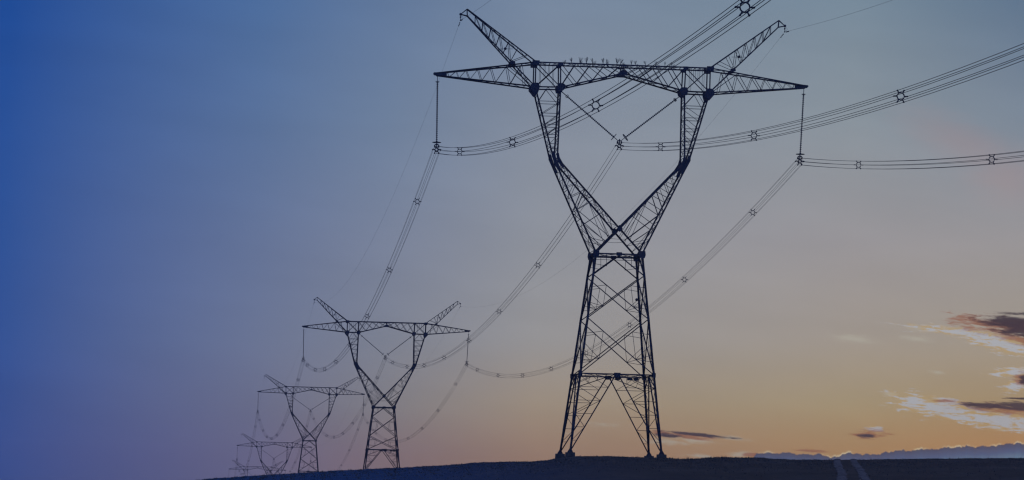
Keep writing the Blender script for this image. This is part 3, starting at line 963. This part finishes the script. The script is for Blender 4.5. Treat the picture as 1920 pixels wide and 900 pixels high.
def catenary(A_, B_, sag, t):
    p = A_.lerp(B_, t); p.z -= 4 * sag * t * (1 - t); return p

SAG = {(0, 1): {-1: 14.33, 0: 14.08, 1: 14.56}, (1, 2): {-1: 10.25, 0: 10.0, 1: 10.5}, (2, 3): {-1: 14, 0: 14, 1: 14},
       (3, 4): {-1: 14.5, 0: 15.8, 1: 15.6}, (4, 5): {-1: 15, 0: 15, 1: 15}}
spn = {(0, 1): 'sweeping overhead from the nearest pylon toward the viewer', (1, 2): 'sagging between the nearest and second pylons',
       (2, 3): 'sagging between the second and third pylons', (3, 4): 'falling from the third pylon to the fourth', (4, 5): 'running from the fourth pylon to the farthest'}
phn = {-1: 'left', 0: 'middle', 1: 'right'}
used = False
for (a, b), sg in SAG.items():
    for s in (-1, 0, 1):
        A_, B_ = span_ends(a, b, s)
        sag = sg[s]
        root = empty('conductor_bundle', A_, 0)
        tag(root, '%s bundle of six cables %s' % (phn[s], spn[(a, b)]), 'power line', 'bundled conductors slung between the pylons')
        hd = (B_ - A_); hd.z = 0; hd.normalize(); side = Vector((hd.y, -hd.x, 0))
        N = 56 if a < 2 else 36
        rw = {0: .0185, 1: .0135, 2: .013, 3: .013, 4: .013}[a]
        for hx, hz in HEX:
            off = side * (hx * RB) + Vector((0, 0, hz * RB))
            mb = MB(); mb.tube([catenary(A_, B_, sag, i / N) - A_ + off for i in range(N + 1)], rw, 5)
            mb.build('conductor', WIRE, root, True)
        ts = SPT if a else [1 - t for t in [.064, .1735, .286, .401, .52, .64, .76, .88]]
        for t in ts:
            if not used: sp = spacer0; used = True
            else: sp = spacer0.copy(); COL.objects.link(sp)
            sp.parent = root
            p = catenary(A_, B_, sag, t) - A_
            d = (catenary(A_, B_, sag, min(1, t + .01)) - catenary(A_, B_, sag, max(0, t - .01))).normalized()
            r_ = side; u_ = r_.cross(d).normalized()
            if u_.z < 0: u_ = -u_
            M = Matrix((r_, d, u_)).transposed().to_4x4(); M.translation = p
            sp.matrix_local = M

def gwp(k, s):
    V = VV(k); return wpt(k, (s * V['nose'][0], 0, V['nose'][1] - .65))
GSAG = {(0, 1): 12.0, (1, 2): 8.8, (2, 3): 11.5, (3, 4): 12.5, (4, 5): 12.5}
for (a, b), sag in GSAG.items():
    for s in (-1, 1):
        A_ = gwp(a, s) if a else gwp(1, s) + P0; B_ = gwp(b, s)
        root = empty('earth_wire', A_, 0)
        tag(root, 'thin %s earth wire %s' % (phn[s], spn[(a, b)]), 'earth wire', 'thin earth wires along the pylon peaks')
        mb = MB(); N = 56 if a < 2 else 36
        mb.tube([catenary(A_, B_, sag, i / N) - A_ for i in range(N + 1)], .0110 if a < 1 else .0080, 5); mb.build('wire', WIRE, root, True)
        L_ = (B_ - A_).length
        for end in (0, 1):
            if a == 0 and end == 0: continue
            for dd in (1.0, 1.7, 2.4):
                t = dd / L_ if end == 0 else 1 - dd / L_
                p = catenary(A_, B_, sag, t) - A_; d = (B_ - A_).normalized()
                mb = MB(); mb.tube([p - d * .16 - Vector((0, 0, .05)), p + d * .16 - Vector((0, 0, .05))], .055, 6); mb.bar(p, p - Vector((0, 0, .06)), .03, 'S')
                mb.build('vibration_damper', STEEL, root)
for k in range(1, 6):
    for s in (-1, 1):
        V = VV(k); top = wpt(k, (s * V['nose'][0], 0, V['nose'][1])); low = gwp(k, s)
        root = empty('wire_clamp', low, YAW)
        d = Matrix.Rotation(-YAW, 3, 'Z') @ (top - low)
        mb = MB()
        mb.bar((0, 0, 0), d, .05, 'S'); mb.build('hanger', STEEL, root)
        mb = MB(); mb.tube([(0, -.22, -.02), (0, 0, .04), (0, .22, -.02)], [.04, .07, .04], 6)
        mb.ball((0, 0, .35), .10, 6); mb.build('clamp_body', STEEL, root)
        if k == 1:
            mb = MB(); mb.tube([(.1 + .17 * cos(q), 0, .3 + .17 * sin(q)) for q in [2 * pi * i / 14 for i in range(14)]], .012, 5, True)
            mb.build('jumper_loop', WIRE, root)
        tag(root, 'small earth wire clamp under the %s peak of the %s' % (phn[s], ordn[k]), 'clamp', 'clamps holding the earth wires')

# ------------------------------------------------------------------ haze
if HAZE_DENSITY > 0:
    mb = MB(); mb.box((0, 2400, 35), 11200, 6800, 140)
    hm = bpy.data.materials.new('thin_dusk_haze'); hm.use_nodes = True
    nt = hm.node_tree; nt.nodes.clear()
    pv = nt.nodes.new('ShaderNodeVolumePrincipled'); pv.inputs['Color'].default_value = (.92, .94, 1, 1)
    pv.inputs['Density'].default_value = HAZE_DENSITY; pv.inputs['Anisotropy'].default_value = 0.88
    mo = nt.nodes.new('ShaderNodeOutputMaterial'); nt.links.new(pv.outputs[0], mo.inputs['Volume'])
    hz = mb.build('haze', hm); tag(hz, 'thin bluish evening haze over the whole field', kind='stuff')
    hm.cycles.homogeneous_volume = True if hasattr(hm.cycles, 'homogeneous_volume') else None
